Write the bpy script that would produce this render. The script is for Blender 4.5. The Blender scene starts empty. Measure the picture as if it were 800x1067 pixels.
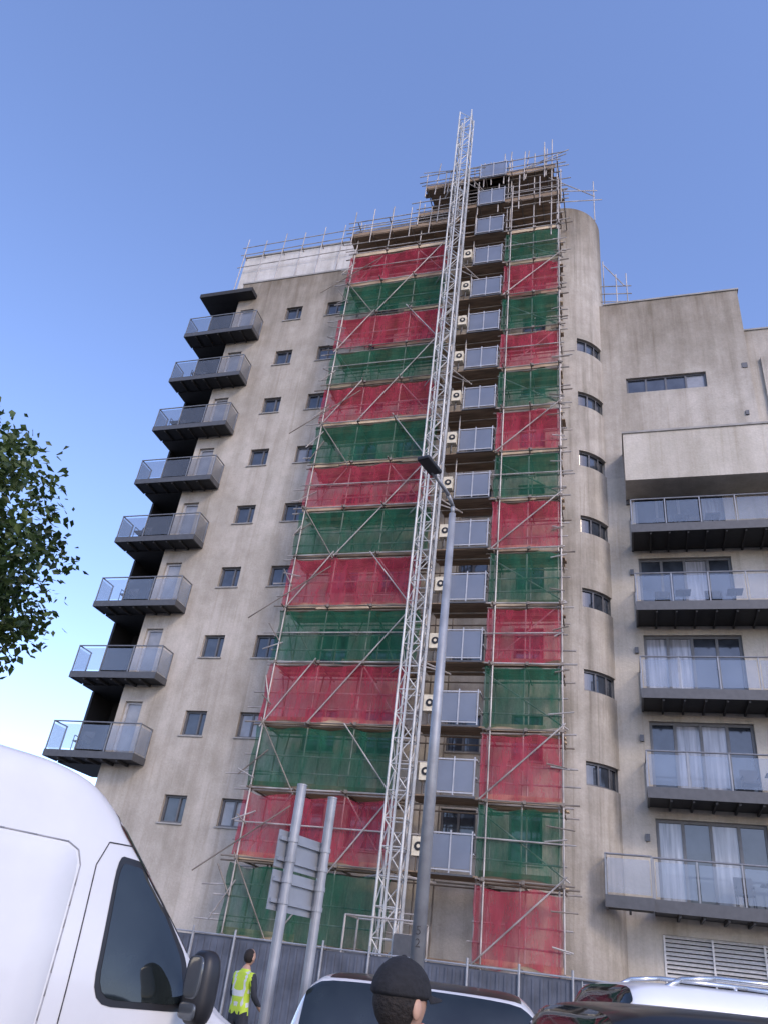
import bpy, math, random, bmesh
from mathutils import Vector, Matrix, noise
random.seed(11)
R = random.random
def U(a,b): return a+(b-a)*random.random()
scene = bpy.context.scene

# ------------------------------------------------------------------ materials
def new_mat(name):
    m = bpy.data.materials.new(name); m.use_nodes = True
    nt = m.node_tree; nt.nodes.clear()
    out = nt.nodes.new('ShaderNodeOutputMaterial')
    return m, nt, out
def N(nt, t, **kw):
    n = nt.nodes.new(t)
    for k, v in kw.items(): setattr(n, k, v)
    return n
def noise_fac(nt, scale, detail=5, stretch=(1,1,1), rough=0.55):
    geo = N(nt,'ShaderNodeNewGeometry')
    mp = N(nt,'ShaderNodeMapping'); mp.inputs['Scale'].default_value = stretch
    nt.links.new(geo.outputs['Position'], mp.inputs['Vector'])
    no = N(nt,'ShaderNodeTexNoise')
    no.inputs['Scale'].default_value = scale; no.inputs['Detail'].default_value = detail
    no.inputs['Roughness'].default_value = rough
    nt.links.new(mp.outputs[0], no.inputs['Vector'])
    return no.outputs['Fac']
def ramp(nt, fac, stops):
    r = N(nt,'ShaderNodeValToRGB')
    cr = r.color_ramp
    while len(cr.elements) < len(stops): cr.elements.new(0.5)
    for e,(p,c) in zip(cr.elements, stops):
        e.position = p; e.color = (c[0],c[1],c[2],1)
    nt.links.new(fac, r.inputs[0]); return r.outputs[0]
def mult(nt, a, b, fac=1.0):
    m = N(nt,'ShaderNodeMixRGB'); m.blend_type='MULTIPLY'; m.inputs[0].default_value = fac
    nt.links.new(a,m.inputs[1]); nt.links.new(b,m.inputs[2]); return m.outputs[0]
def simple(name, col, rough=0.6, metal=0.0, var=0.15, scale=6.0, bump=0.0, coat=0.0, spec=0.5, stretch=(1,1,1)):
    m, nt, out = new_mat(name)
    p = N(nt,'ShaderNodeBsdfPrincipled')
    f = noise_fac(nt, scale, 5, stretch)
    lo = [max(0,c*(1-var)) for c in col]; hi = [min(1,c*(1+var)) for c in col]
    nt.links.new(ramp(nt, f, [(0.3,lo),(0.7,hi)]), p.inputs['Base Color'])
    p.inputs['Roughness'].default_value = rough; p.inputs['Metallic'].default_value = metal
    p.inputs['Specular IOR Level'].default_value = spec
    if coat: p.inputs['Coat Weight'].default_value = coat; p.inputs['Coat Roughness'].default_value = 0.05
    if bump:
        b = N(nt,'ShaderNodeBump'); b.inputs['Strength'].default_value = bump; b.inputs['Distance'].default_value = 0.02
        nt.links.new(f,b.inputs['Height']); nt.links.new(b.outputs[0], p.inputs['Normal'])
    nt.links.new(p.outputs[0], out.inputs[0]); return m
def concrete(name, c_lo, c_hi, streak=0.55, blotch=0.5, topz=None):
    m, nt, out = new_mat(name)
    p = N(nt,'ShaderNodeBsdfPrincipled')
    f1 = noise_fac(nt, 0.33, 9, (1,1,0.7), 0.62)
    c = ramp(nt, f1, [(0.36,c_lo),(0.62,c_hi)])
    f2 = noise_fac(nt, 1.0, 6, (1.7,1.7,0.10), 0.6)
    s = 1-streak*0.55
    c = mult(nt, c, ramp(nt, f2, [(0.36,(s,s*0.985,s*0.96)),(0.58,(1,1,1))]))
    f5 = noise_fac(nt, 1.0, 7, (5.5,5.5,0.16), 0.65)
    s2 = 1-streak*0.4
    c = mult(nt, c, ramp(nt, f5, [(0.32,(s2,s2*0.98,s2*0.95)),(0.46,(1,1,1))]))
    f3 = noise_fac(nt, 1.3, 8, (1,1,1), 0.7)
    b_ = 1-blotch*0.45
    c = mult(nt, c, ramp(nt, f3, [(0.38,(b_,b_,b_*0.98)),(0.6,(1.0,1.0,1.0))]))
    f4 = noise_fac(nt, 14, 5, (1,1,1), 0.7)
    c = mult(nt, c, ramp(nt, f4, [(0.3,(0.86,0.86,0.86)),(0.65,(1,1,1))]))
    if topz:
        geo = N(nt,'ShaderNodeNewGeometry'); sp = N(nt,'ShaderNodeSeparateXYZ')
        nt.links.new(geo.outputs['Position'], sp.inputs[0])
        mr = N(nt,'ShaderNodeMapRange'); mr.inputs[1].default_value = topz-7; mr.inputs[2].default_value = topz
        nt.links.new(sp.outputs[2], mr.inputs[0])
        fs = noise_fac(nt, 1.6, 7, (1.2,1.2,0.16), 0.65)
        ms = N(nt,'ShaderNodeMath', operation='MULTIPLY'); nt.links.new(mr.outputs[0],ms.inputs[0]); nt.links.new(fs,ms.inputs[1])
        c = mult(nt, c, ramp(nt, ms.outputs[0], [(0.05,(1,1,1)),(0.55,(0.52,0.485,0.435))]))
    nt.links.new(c, p.inputs['Base Color'])
    p.inputs['Roughness'].default_value = 0.92; p.inputs['Specular IOR Level'].default_value = 0.2
    b = N(nt,'ShaderNodeBump'); b.inputs['Strength'].default_value = 0.35; b.inputs['Distance'].default_value = 0.03
    nt.links.new(f4,b.inputs['Height']); nt.links.new(b.outputs[0], p.inputs['Normal'])
    nt.links.new(p.outputs[0], out.inputs[0]); return m
def net_mat(name, c1, c2, op=0.7):
    m, nt, out = new_mat(name)
    f = noise_fac(nt, 1.1, 7, (1.6,1.6,0.7), 0.65)
    col = ramp(nt, f, [(0.3,c1),(0.7,c2)])
    d = N(nt,'ShaderNodeBsdfDiffuse'); t = N(nt,'ShaderNodeBsdfTranslucent'); tr = N(nt,'ShaderNodeBsdfTransparent')
    nt.links.new(col,d.inputs[0]); nt.links.new(col,t.inputs[0])
    mx = N(nt,'ShaderNodeMixShader'); mx.inputs[0].default_value = 0.3
    nt.links.new(d.outputs[0],mx.inputs[1]); nt.links.new(t.outputs[0],mx.inputs[2])
    fo = noise_fac(nt, 1.5, 8, (2.2,2.2,0.6), 0.7)
    mr = N(nt,'ShaderNodeMapRange'); mr.inputs[1].default_value=0.32; mr.inputs[2].default_value=0.66
    mr.inputs[3].default_value = op-0.22; mr.inputs[4].default_value = op+0.22
    nt.links.new(fo, mr.inputs[0])
    m2 = N(nt,'ShaderNodeMixShader'); nt.links.new(mr.outputs[0], m2.inputs[0])
    nt.links.new(tr.outputs[0], m2.inputs[1]); nt.links.new(mx.outputs[0], m2.inputs[2])
    nt.links.new(m2.outputs[0], out.inputs[0]); return m
def glass_sheet(name, tint, op=0.45, rough=0.05):
    m, nt, out = new_mat(name)
    p = N(nt,'ShaderNodeBsdfPrincipled'); p.inputs['Roughness'].default_value = rough
    f = noise_fac(nt, 1.2, 3)
    nt.links.new(ramp(nt, f, [(0.3,[c*0.8 for c in tint]),(0.7,tint)]), p.inputs['Base Color'])
    p.inputs['Specular IOR Level'].default_value = 0.8
    tr = N(nt,'ShaderNodeBsdfTransparent'); mx = N(nt,'ShaderNodeMixShader'); mx.inputs[0].default_value = op
    nt.links.new(tr.outputs[0], mx.inputs[1]); nt.links.new(p.outputs[0], mx.inputs[2])
    nt.links.new(mx.outputs[0], out.inputs[0]); return m

M_wall  = concrete('weathered_render', (0.42,0.38,0.325), (0.55,0.505,0.445), 0.34, 0.34, 32.0)
M_wallR = concrete('weathered_render_wing', (0.42,0.385,0.335), (0.54,0.50,0.445), 0.34, 0.32, 28.8)
M_tower = concrete('weathered_render_tower', (0.40,0.365,0.315), (0.52,0.48,0.425), 0.62, 0.38, 34.5)
M_cream = concrete('cream_render', (0.50,0.46,0.395), (0.60,0.555,0.485), 0.28, 0.2)
M_white_par = concrete('pale_parapet', (0.56,0.54,0.51), (0.68,0.66,0.63), 0.3, 0.25)
M_soffit = simple('dark_soffit', (0.03,0.03,0.031), 0.8)
M_darkclad = simple('dark_cladding', (0.02,0.02,0.021), 0.6)
M_fascia = simple('grey_fascia', (0.085,0.087,0.092), 0.55, 0.2)
M_frameD = simple('dark_window_frame', (0.10,0.102,0.11), 0.45)
M_frameW = simple('pale_window_frame', (0.42,0.42,0.43), 0.45)
M_frameG = simple('grey_door_frame', (0.13,0.133,0.14), 0.45)
M_glassD = simple('window_glass', (0.04,0.048,0.062), 0.07, 0.0, 0.5, 1.5, spec=0.9)
M_glassL = simple('window_glass_with_blind', (0.24,0.25,0.27), 0.15, 0.0, 0.25, 2.0, spec=0.7)
M_curtain = simple('curtained_glass', (0.30,0.31,0.34), 0.1, 0.0, 0.5, 3.0, spec=0.8, stretch=(3,1,0.2))
M_railglass = glass_sheet('balcony_glass', (0.22,0.28,0.38), 0.48)
M_railglassD = glass_sheet('smoked_balcony_glass', (0.12,0.135,0.16), 0.58)
M_steel = simple('rail_steel', (0.24,0.245,0.255), 0.4, 0.5)
M_galv = simple('galvanised_tube', (0.38,0.35,0.32), 0.55, 0.25, 0.45, 1.5)
M_rust = simple('weathered_tube', (0.20,0.17,0.14), 0.65, 0.2, 0.4, 1.5)
M_mast = simple('mast_steel', (0.46,0.46,0.44), 0.5, 0.2, 0.25, 2.0)
M_board = simple('scaffold_boards', (0.52,0.40,0.26), 0.85, 0, 0.4, 2.0, stretch=(0.6,4,4))
M_boardD = simple('weathered_boards', (0.25,0.18,0.12), 0.9, 0, 0.35, 2.0, stretch=(0.6,4,4))
M_red = net_mat('red_debris_net', (0.34,0.030,0.060), (0.56,0.085,0.125), 0.56)
M_green = net_mat('green_debris_net', (0.012,0.085,0.05), (0.035,0.165,0.10), 0.60)
M_gate = glass_sheet('gate_mesh_panel', (0.16,0.185,0.24), 0.88, 0.35)
M_gateF = simple('gate_frame', (0.40,0.405,0.42), 0.5, 0.2)
M_boxC = simple('cream_control_box', (0.66,0.60,0.46), 0.5)
M_black = simple('black_plastic', (0.015,0.015,0.017), 0.45)
M_rubber = simple('tyre_rubber', (0.02,0.02,0.02), 0.85)
M_asphalt = simple('asphalt', (0.055,0.055,0.056), 0.9, 0, 0.35, 9.0, 0.5)
M_ground = simple('ground_soil', (0.12,0.115,0.10), 0.95, 0, 0.3, 0.8)
M_pave = simple('paving', (0.32,0.31,0.29), 0.9, 0, 0.2, 3.0, 0.3)
M_kerb = simple('kerb_stone', (0.30,0.29,0.27), 0.9, 0, 0.2, 3.0)
M_paint = simple('road_paint', (0.66,0.65,0.63), 0.7, 0, 0.15, 12.0)
M_hoard = simple('hoarding_panel', (0.085,0.095,0.12), 0.6, 0.1, 0.35, 2.0)
M_post = simple('galvanised_post', (0.29,0.30,0.315), 0.5, 0.3, 0.2, 4.0)
M_signback = simple('sign_back', (0.26,0.28,0.31), 0.55, 0.2, 0.15, 3.0)
M_signface = simple('sign_face', (0.05,0.16,0.45), 0.4)
M_vanW = simple('white_van_paint', (0.64,0.64,0.64), 0.32, 0, 0.05, 2.0, coat=0.4)
M_carW = simple('white_car_paint', (0.72,0.72,0.72), 0.25, 0, 0.03, 2.0, coat=0.8)
M_carK = simple('black_car_paint', (0.010,0.010,0.011), 0.35, 0, 0.2, 2.0, coat=0.25)
M_carS = simple('pale_car_paint', (0.70,0.71,0.72), 0.3, 0.05, 0.05, 2.0, coat=0.6)
M_carglass = simple('car_glass', (0.014,0.018,0.018), 0.04, 0, 0.5, 3.0, spec=0.7)
M_seam = simple('panel_gap', (0.05,0.05,0.055), 0.7)
M_chrome = simple('bright_trim', (0.60,0.61,0.62), 0.25, 0.8)
M_mirror = simple('mirror_glass', (0.10,0.11,0.12), 0.12, 0.4)
M_lampred = simple('tail_lamp', (0.45,0.02,0.02), 0.2)
M_lip = simple('lips', (0.36,0.15,0.12), 0.5)
M_head = simple('headlamp', (0.6,0.62,0.65), 0.1)
M_bark = simple('bark', (0.10,0.075,0.055), 0.95, 0, 0.35, 12, 0.6)

def leafmat(name, c):
    m, nt, out = new_mat(name)
    f = noise_fac(nt, 3.0, 4)
    col = ramp(nt, f, [(0.3,[x*0.7 for x in c]),(0.7,[x*1.25 for x in c])])
    d = N(nt,'ShaderNodeBsdfPrincipled'); d.inputs['Roughness'].default_value=0.5
    t = N(nt,'ShaderNodeBsdfTranslucent')
    nt.links.new(col,d.inputs['Base Color']); nt.links.new(col,t.inputs[0])
    mx = N(nt,'ShaderNodeMixShader'); mx.inputs[0].default_value = 0.3
    nt.links.new(d.outputs[0],mx.inputs[1]); nt.links.new(t.outputs[0],mx.inputs[2])
    nt.links.new(mx.outputs[0], out.inputs[0]); return m
LEAFS = [leafmat('leaf_dark',(0.025,0.05,0.012)), leafmat('leaf_mid',(0.045,0.08,0.018)), leafmat('leaf_light',(0.085,0.125,0.03))]

# ------------------------------------------------------------------ mesh helper
class MB:
    def __init__(s): s.v=[]; s.f=[]; s.m=[]
    def quad(s,a,b,c,d,mi=0):
        i=len(s.v); s.v += [tuple(a),tuple(b),tuple(c),tuple(d)]; s.f.append((i,i+1,i+2,i+3)); s.m.append(mi)
    def box(s,x0,x1,y0,y1,z0,z1,mi=0):
        i=len(s.v)
        s.v += [(x0,y0,z0),(x1,y0,z0),(x1,y1,z0),(x0,y1,z0),(x0,y0,z1),(x1,y0,z1),(x1,y1,z1),(x0,y1,z1)]
        for f in ((0,3,2,1),(4,5,6,7),(0,1,5,4),(1,2,6,5),(2,3,7,6),(3,0,4,7)):
            s.f.append(tuple(i+k for k in f)); s.m.append(mi)
    def obox(s,c,ax,ay,az,mi=0):
        c=Vector(c);i=len(s.v)
        for sx,sy,sz in ((-1,-1,-1),(1,-1,-1),(1,1,-1),(-1,1,-1),(-1,-1,1),(1,-1,1),(1,1,1),(-1,1,1)):
            s.v.append(tuple(c+Vector(ax)*sx+Vector(ay)*sy+Vector(az)*sz))
        for f in ((0,3,2,1),(4,5,6,7),(0,1,5,4),(1,2,6,5),(2,3,7,6),(3,0,4,7)):
            s.f.append(tuple(i+k for k in f)); s.m.append(mi)
    def tube(s,a,b,r=0.024,mi=0,n=6,r2=None):
        a=Vector(a); b=Vector(b); d=b-a
        if d.length<1e-5: return
        if r2 is None: r2=r
        d.normalize(); up=Vector((0,0,1)) if abs(d.z)<0.9 else Vector((1,0,0))
        x=d.cross(up).normalized(); y=d.cross(x)
        i=len(s.v)
        for p,rr in ((a,r),(b,r2)):
            for k in range(n):
                t=2*math.pi*k/n; s.v.append(tuple(p+x*rr*math.cos(t)+y*rr*math.sin(t)))
        for k in range(n):
            k2=(k+1)%n; s.f.append((i+k,i+k2,i+n+k2,i+n+k)); s.m.append(mi)
        s.f.append(tuple(i+k for k in range(n))[::-1]); s.m.append(mi)
        s.f.append(tuple(i+n+k for k in range(n))); s.m.append(mi)
    def path(s,pts,r,mi=0,n=6):
        for a,b in zip(pts,pts[1:]): s.tube(a,b,r,mi,n)
    def ellip(s,c,rad,mi=0,nu=16,nv=10,fn=None,rot=None):
        i=len(s.v); c=Vector(c)
        for a in range(nv+1):
            ph=math.pi*a/nv
            for b in range(nu):
                th=2*math.pi*b/nu
                d=Vector((math.sin(ph)*math.cos(th),math.sin(ph)*math.sin(th),math.cos(ph)))
                p=Vector((d.x*rad[0],d.y*rad[1],d.z*rad[2]))
                if fn: p=fn(d,p)
                if rot: p=rot@p
                s.v.append(tuple(c+p))
        for a in range(nv):
            for b in range(nu):
                b2=(b+1)%nu
                s.f.append((i+a*nu+b,i+a*nu+b2,i+(a+1)*nu+b2,i+(a+1)*nu+b)); s.m.append(mi)
    def build(s,name,mats,parent=None,smooth=False,matrix=None):
        me=bpy.data.meshes.new(name); me.from_pydata(s.v,[],s.f); me.update()
        for m in mats: me.materials.append(m)
        for p,mi in zip(me.polygons,s.m): p.material_index=mi; p.use_smooth=smooth
        o=bpy.data.objects.new(name,me); scene.collection.objects.link(o)
        if parent: o.parent=parent
        if matrix: o.matrix_world=matrix
        return o
def root(name, mat=None):
    e=bpy.data.objects.new(name,None); scene.collection.objects.link(e); e.empty_display_size=0.3
    if mat is not None: e.matrix_world=mat
    return e
def bevel(o,w,seg=2):
    b=o.modifiers.new('bevel','BEVEL'); b.width=w; b.segments=seg; b.limit_method='ANGLE'; return o

def wall(mb,x0,x1,z0,z1,y,ops,mi=0,edge=0.0):
    xs=sorted(set([x0,x1]+[v for o in ops for v in o[:2]])); zs=sorted(set([z0,z1]+[v for o in ops for v in o[2:4]]))
    for i in range(len(xs)-1):
        for j in range(len(zs)-1):
            cx=(xs[i]+xs[i+1])/2; cz=(zs[j]+zs[j+1])/2
            if any(o[0]<cx<o[1] and o[2]<cz<o[3] for o in ops): continue
            mb.quad((xs[i],y,zs[j]),(xs[i+1],y,zs[j]),(xs[i+1],y,zs[j+1]),(xs[i],y,zs[j+1]),mi)
    for xa,xb,za,zb,d in ops:
        mb.quad((xa,y,za),(xa,y+d,za),(xa,y+d,zb),(xa,y,zb),mi)
        mb.quad((xb,y,za),(xb,y,zb),(xb,y+d,zb),(xb,y+d,za),mi)
        mb.quad((xa,y,zb),(xa,y+d,zb),(xb,y+d,zb),(xb,y,zb),mi)
        mb.quad((xa,y,za),(xb,y,za),(xb,y+d,za),(xa,y+d,za),mi)
def window(mb,xa,xb,za,zb,y,n=1,fw=0.06,fm=0,gm=1,trans=None,gms=None):
    w=(xb-xa)/n
    for k in range(n):
        g = gms[k%len(gms)] if gms else gm
        d1=U(-.006,.006)
        mb.quad((xa+k*w,y+d1,za),(xa+(k+1)*w,y-d1,za),(xa+(k+1)*w,y-d1,zb),(xa+k*w,y+d1,zb),g)
    t=0.05
    mb.box(xa,xb,y-t,y-0.008,zb-fw,zb,fm); mb.box(xa,xb,y-t,y-0.008,za,za+fw,fm)
    for k in range(n+1):
        cx=xa+k*w
        a=max(xa,cx-fw/2) if k else xa; b=min(xb,cx+fw/2) if k<n else xb
        if k==0: b=xa+fw
        if k==n: a=xb-fw
        mb.box(a,b,y-t-0.004,y-0.009,za+fw,zb-fw,fm)
    if trans: mb.box(xa+fw,xb-fw,y-t+0.006,y-0.002,trans-fw/2,trans+fw/2,fm)

H=2.95
# ================================================================== TOWER BLOCK
tb = root('tower_block')
YF=24.5
w=MB(); win=MB()
ops=[]
for k in range(10):
    zc=5.72+H*k
    if k<9:
        ops.append((-15.30,-14.42,zc-0.45,zc+0.45,0.2)); window(win,-15.30,-14.42,zc-0.45,zc+0.45,YF+0.17,1,0.07,0,1)
        mu=-14.42-0.3
        win.box(mu-0.03,mu+0.03,YF+0.11,YF+0.16,zc-0.38,zc+0.38,0)
        ops.append((-13.10,-12.12,zc-0.45,zc+0.45,0.2)); window(win,-13.10,-12.12,zc-0.45,zc+0.45,YF+0.17,2,0.07,0,1,gms=[2,2] if k in(0,1) else ([2,1] if k==5 else [1,1]))
    fz=4.2+H*k
    if fz+2.4<31.5:
        for xa,xb in ((-10.6,-9.4),(-8.6,-7.3)):
            ops.append((xa,xb,fz+0.7,fz+2.2,0.2)); window(win,xa,xb,fz+0.7,fz+2.2,YF+0.17,2,0.07,0,1)
        ops.append((-5.6,-4.5,fz+0.9,fz+2.1,0.2)); window(win,-5.6,-4.5,fz+0.9,fz+2.1,YF+0.17,2,0.07,0,1)
        ops.append((-3.5,-2.5,fz+0.7,fz+2.2,0.2)); window(win,-3.5,-2.5,fz+0.7,fz+2.2,YF+0.17,1,0.07,0,1)
    if 1<=k<=8:
        ops.append((-17.95,-17.2,fz+0.05,fz+2.25,0.2)); window(win,-17.95,-17.2,fz+0.05,fz+2.25,YF+0.17,1,0.08,3,2)
wall(w,-18.2,-1.9,0,32.0,YF,ops,0)
for o in ops:
    if o[1]-o[0]<1.3 and o[4]<0.5 and o[3]-o[2]<1.6: w.box(o[0]-0.05,o[1]+0.05,YF-0.05,YF+0.10,o[2]-0.05,o[2]-0.002,1)
w.box(-18.2,-1.9,YF+1.3,40,0,31.6,0)
w.quad((-18.2,YF,0),(-18.2,YF+1.3,0),(-18.2,YF+1.3,32),(-18.2,YF,32),0)
w.box(-18.24,-1.9,YF-0.04,YF+0.35,32.0,32.10,1)
w.box(-18.2,-1.9,YF+0.35,YF+1.3,31.5,31.6,0)
w.box(-19.0,-12.0,YF+0.6,YF+0.8,31.6,34.9,2)
w.box(-19.0,-18.8,YF+0.8,36,31.6,34.9,2)
w.box(-19.0,-12.0,YF+0.55,YF+0.85,34.9,35.0,1)
w.box(-11.8,-2.0,YF+0.9,37,31.6,33.6,3)
w.box(-7.6,-2.2,YF+1.3,36,33.6,35.2,3)
w.build('walls',[M_wall,M_kerb,M_white_par,M_tower],tb)
win.build('windows',[M_frameD,M_glassD,M_glassL,M_frameW],tb)
ct=MB(); cx,cy,rr=-1.9,26.3,1.8
zt=34.2
zops=[(7.62+H*k-0.36,7.62+H*k+0.36) for k in range(7)]
zs=sorted(set([0,zt]+[v for o in zops for v in o]))
angs=[-90+90*i/36 for i in range(37)]
def P(a,z,r=rr): return (cx+r*math.cos(math.radians(a)),cy+r*math.sin(math.radians(a)),z)
aw0,aw1=-67.5,-22.5
cw=MB()
for i in range(36):
    for j in range(len(zs)-1):
        zc=(zs[j]+zs[j+1])/2; ac=(angs[i]+angs[i+1])/2
        if aw0<ac<aw1 and any(a<zc<b for a,b in zops):
            a0,a1=angs[i],angs[i+1]; rg=rr-0.16
            cw.quad(P(a0,zs[j],rg),P(a1,zs[j],rg),P(a1,zs[j+1],rg),P(a0,zs[j+1],rg),1)
            for (zl,zh) in ((zs[j],zs[j]+0.07),(zs[j+1]-0.07,zs[j+1])):
                cw.quad(P(a0,zl,rg+0.05),P(a1,zl,rg+0.05),P(a1,zh,rg+0.05),P(a0,zh,rg+0.05),0)
            ct.quad(P(a0,zs[j]),P(a1,zs[j]),P(a1,zs[j],rg),P(a0,zs[j],rg),0)
            ct.quad(P(a0,zs[j+1]),P(a1,zs[j+1]),P(a1,zs[j+1],rg),P(a0,zs[j+1],rg),0)
        else:
            ct.quad(P(angs[i],zs[j]),P(angs[i+1],zs[j]),P(angs[i+1],zs[j+1]),P(angs[i],zs[j+1]),0)
for a,b in zops:
    for an in (aw0,aw1):
        ct.quad(P(an,a),P(an,b),P(an,b,rr-0.16),P(an,a,rr-0.16),0)
    for k in range(4):
        an=aw0+(aw1-aw0)*k/3
        cw.quad(P(an-1.0,a,rr-0.1),P(an+1.0,a,rr-0.1),P(an+1.0,b,rr-0.1),P(an-1.0,b,rr-0.1),0)
i0=len(ct.v); ct.v.append((cx,cy,zt))
for a in angs: ct.v.append(P(a,zt))
for i in range(36): ct.f.append((i0,i0+1+i,i0+2+i)); ct.m.append(0)
ct.quad((cx+rr,cy,0),(cx+rr,40,0),(cx+rr,40,zt),(cx+rr,cy,zt),0)
ct.quad((cx,cy,zt),(cx+rr,cy,zt),(cx+rr,40,zt),(cx,40,zt),0)
ct.quad((cx,cy-rr,31),(cx,40,31),(cx,40,zt),(cx,cy-rr,zt),0)
o=ct.build('stair_tower',[M_tower],tb,True)
bm=bmesh.new(); bm.from_mesh(o.data); bmesh.ops.remove_doubles(bm,verts=bm.verts,dist=0.001)
bmesh.ops.recalc_face_normals(bm,faces=bm.faces)
for e in bm.edges:
    if len(e.link_faces)==2 and e.calc_face_angle(0)>0.6: e.smooth=False
bm.to_mesh(o.data); bm.free()
cw.build('stair_tower_windows',[M_frameD,M_glassD],tb)

YR=25.6
w=MB(); win=MB(); ops=[]
ops.append((0.70,3.78,23.2,24.0,0.18)); window(win,0.70,3.78,23.2,24.0,YR+0.15,4,0.07,0,1,gms=[1,1,1,2])
for k in range(5):
    fz=4.2+H*k
    ops.append((0.72,3.78,fz+0.06,fz+2.42,0.2)); window(win,0.72,3.78,fz+0.06,fz+2.42,YR+0.17,4,0.09,3,1,trans=None,gms=[[4,1,4,1],[1,4,4,1],[4,4,1,1],[1,1,4,1],[1,1,1,4]][k])
    ops.append((5.9,8.9,fz+0.06,fz+2.42,0.2)); window(win,5.9,8.9,fz+0.06,fz+2.42,YR+0.17,4,0.09,3,1,gms=[1,4,1,4])
ops.append((0.73,4.6,0.9,3.55,0.15))
w_low=[o for o in ops if o[3]<19]; w_hi=[o for o in ops if o[2]>19]
wall(w,-0.3,10.5,0,19.0,YR,w_low,2)
wall(w,-0.3,5.44,19.0,28.4,YR,w_hi,0)
w.quad((5.44,YR,19),(5.44,40,19),(5.44,40,28.4),(5.44,YR,28.4),0)
w.quad((-0.3,YR,28.4),(5.44,YR,28.4),(5.44,40,28.4),(-0.3,40,28.4),0)
w.box(-0.08,5.50,YR-0.05,YR+0.3,28.4,28.48,1)
w.box(5.445,16,YR+0.25,40,19.0,26.2,0); w.box(5.445,16.05,YR+0.2,YR+0.5,26.2,26.28,1)
w.box(5.9,7.1,YR+0.12,YR+0.26,21.5,24.6,0)
w.box(10.5,16,YR+0.02,40,0,19.0,2)
w.box(0.42,10.2,24.2,YR-0.003,17.95,20.05,2); w.box(0.38,10.25,24.15,YR-0.004,20.05,20.13,1)
w.build('wing_walls',[M_wallR,M_kerb,M_cream],tb)
f=MB()
for k in range(5):
    fz=4.2+H*k
    f.box(0.42,0.54,YR-0.09,YR,fz+1.75,fz+1.95,0)
f.box(5.0,5.12,YR-0.06,YR,21.6,21.8,0); f.box(5.15,5.35,YR-0.03,YR+0.0,24.0,24.25,0)
f.build('wall_fittings',[M_frameD,M_steel],tb)
win.build('wing_windows',[M_frameD,M_glassD,M_glassL,M_frameG,M_curtain],tb)
lv=MB(); lv.box(0.73,4.6,YR+0.10,YR+0.14,0.9,3.55,1)
z=0.95
while z<3.5:
    lv.obox((2.665,YR+0.03,z+0.04),(1.90,0,0),(0,0.05,0.035),(0,-0.004,0.006),0); z+=0.105
for x in (0.75,2.0,3.3,4.58): lv.box(x-0.025,x+0.025,YR-0.03,YR+0.02,0.92,3.53,0)
lv.build('louvre_vent',[M_paint,M_black],tb)

def balcony(deck,rail,glass,x0,x1,y0,y1,z,rightret=True,leftret=True,fas=0.24,dep=None,npan=None):
    deck.box(x0,x1,y0,y1,z-fas,z,0)
    deck.box(x0-0.03,x1+0.03,y0-0.03,y0-0.002,z-fas-0.03,z+0.06,1)
    for xx,fl in ((x0,leftret),(x1,rightret)):
        if fl: deck.box(xx-0.03,xx+0.03,y0+0.001,y1-0.003,z-fas-0.03,z+0.06,1)
    n=max(2,int((x1-x0)/0.6))
    for i in range(1,n):
        xx=x0+(x1-x0)*i/n; deck.box(xx-0.03,xx+0.03,y0+0.03,y1-0.02,z-fas-0.10,z-fas-0.001,0)
    n=npan or max(1,round((x1-x0)/1.0))
    for i in range(n+1):
        xx=x0+(x1-x0)*i/n
        rail.box(xx-0.02,xx+0.02,y0-0.01,y0+0.03,z+0.06,z+1.08,0)
        if i<n:
            xn=x0+(x1-x0)*(i+1)/n
            glass.quad((xx+0.05,y0+0.01,z+0.12),(xn-0.05,y0+0.01,z+0.12),(xn-0.05,y0+0.01,z+1.0),(xx+0.05,y0+0.01,z+1.0),0)
    rail.tube((x0-0.02,y0+0.01,z+1.1),(x1+0.02,y0+0.01,z+1.1),0.028,0,8)
    for xx,fl in ((x0,leftret),(x1,rightret)):
        if fl:
            rail.tube((xx,y0+0.01,z+1.1),(xx,y1,z+1.1),0.028,0,8)
            rail.box(xx-0.02,xx+0.02,y1-0.06,y1-0.01,z+0.06,z+1.08,0)
            glass.quad((xx,y0+0.06,z+0.12),(xx,y1-0.08,z+0.12),(xx,y1-0.08,z+1.0),(xx,y0+0.06,z+1.0),0)
def chair(mb,x,y,z,mi=0):
    mb.box(x-0.24,x+0.24,y-0.24,y+0.24,z+0.42,z+0.46,mi)
    mb.obox((x,y+0.25,z+0.68),(0.24,0,0),(0,0.02,0),(0,0.06,0.24),mi)
    for a in (-0.22,0.22):
        for b in (-0.22,0.22): mb.tube((x+a,y+b,z),(x+a,y+b,z+0.44),0.015,mi)
        mb.tube((x+a,y-0.22,z+0.64),(x+a,y+0.25,z+0.64),0.018,mi); mb.tube((x+a,y-0.22,z+0.44),(x+a,y-0.22,z+0.64),0.015,mi)
dk=MB(); rl=MB(); gl=MB(); fu=MB()
for k in range(1,5):
    fz=4.2+H*k
    balcony(dk,rl,gl,0.55,9.6,24.2,YR-0.003,fz,True,True,0.22,npan=8)
balcony(dk,rl,gl,0.55,9.6,24.2,YR-0.003,4.2,True,False,0.22,npan=8)
balcony(dk,rl,gl,-0.72,0.50,24.05,24.9,4.2,False,True,0.22,npan=1)
for k,xx in ((4,2.6),(3,1.4),(3,3.0),(1,3.4),(0,2.9),(4,1.6)):
    chair(fu,xx,24.95,4.2+H*k)
    fu.box(xx+0.42,xx+0.9,24.7,25.2,4.2+H*k+0.70,4.2+H*k+0.73,0); fu.tube((xx+0.66,24.95,4.2+H*k),(xx+0.66,24.95,4.2+H*k+0.7),0.025)
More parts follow.
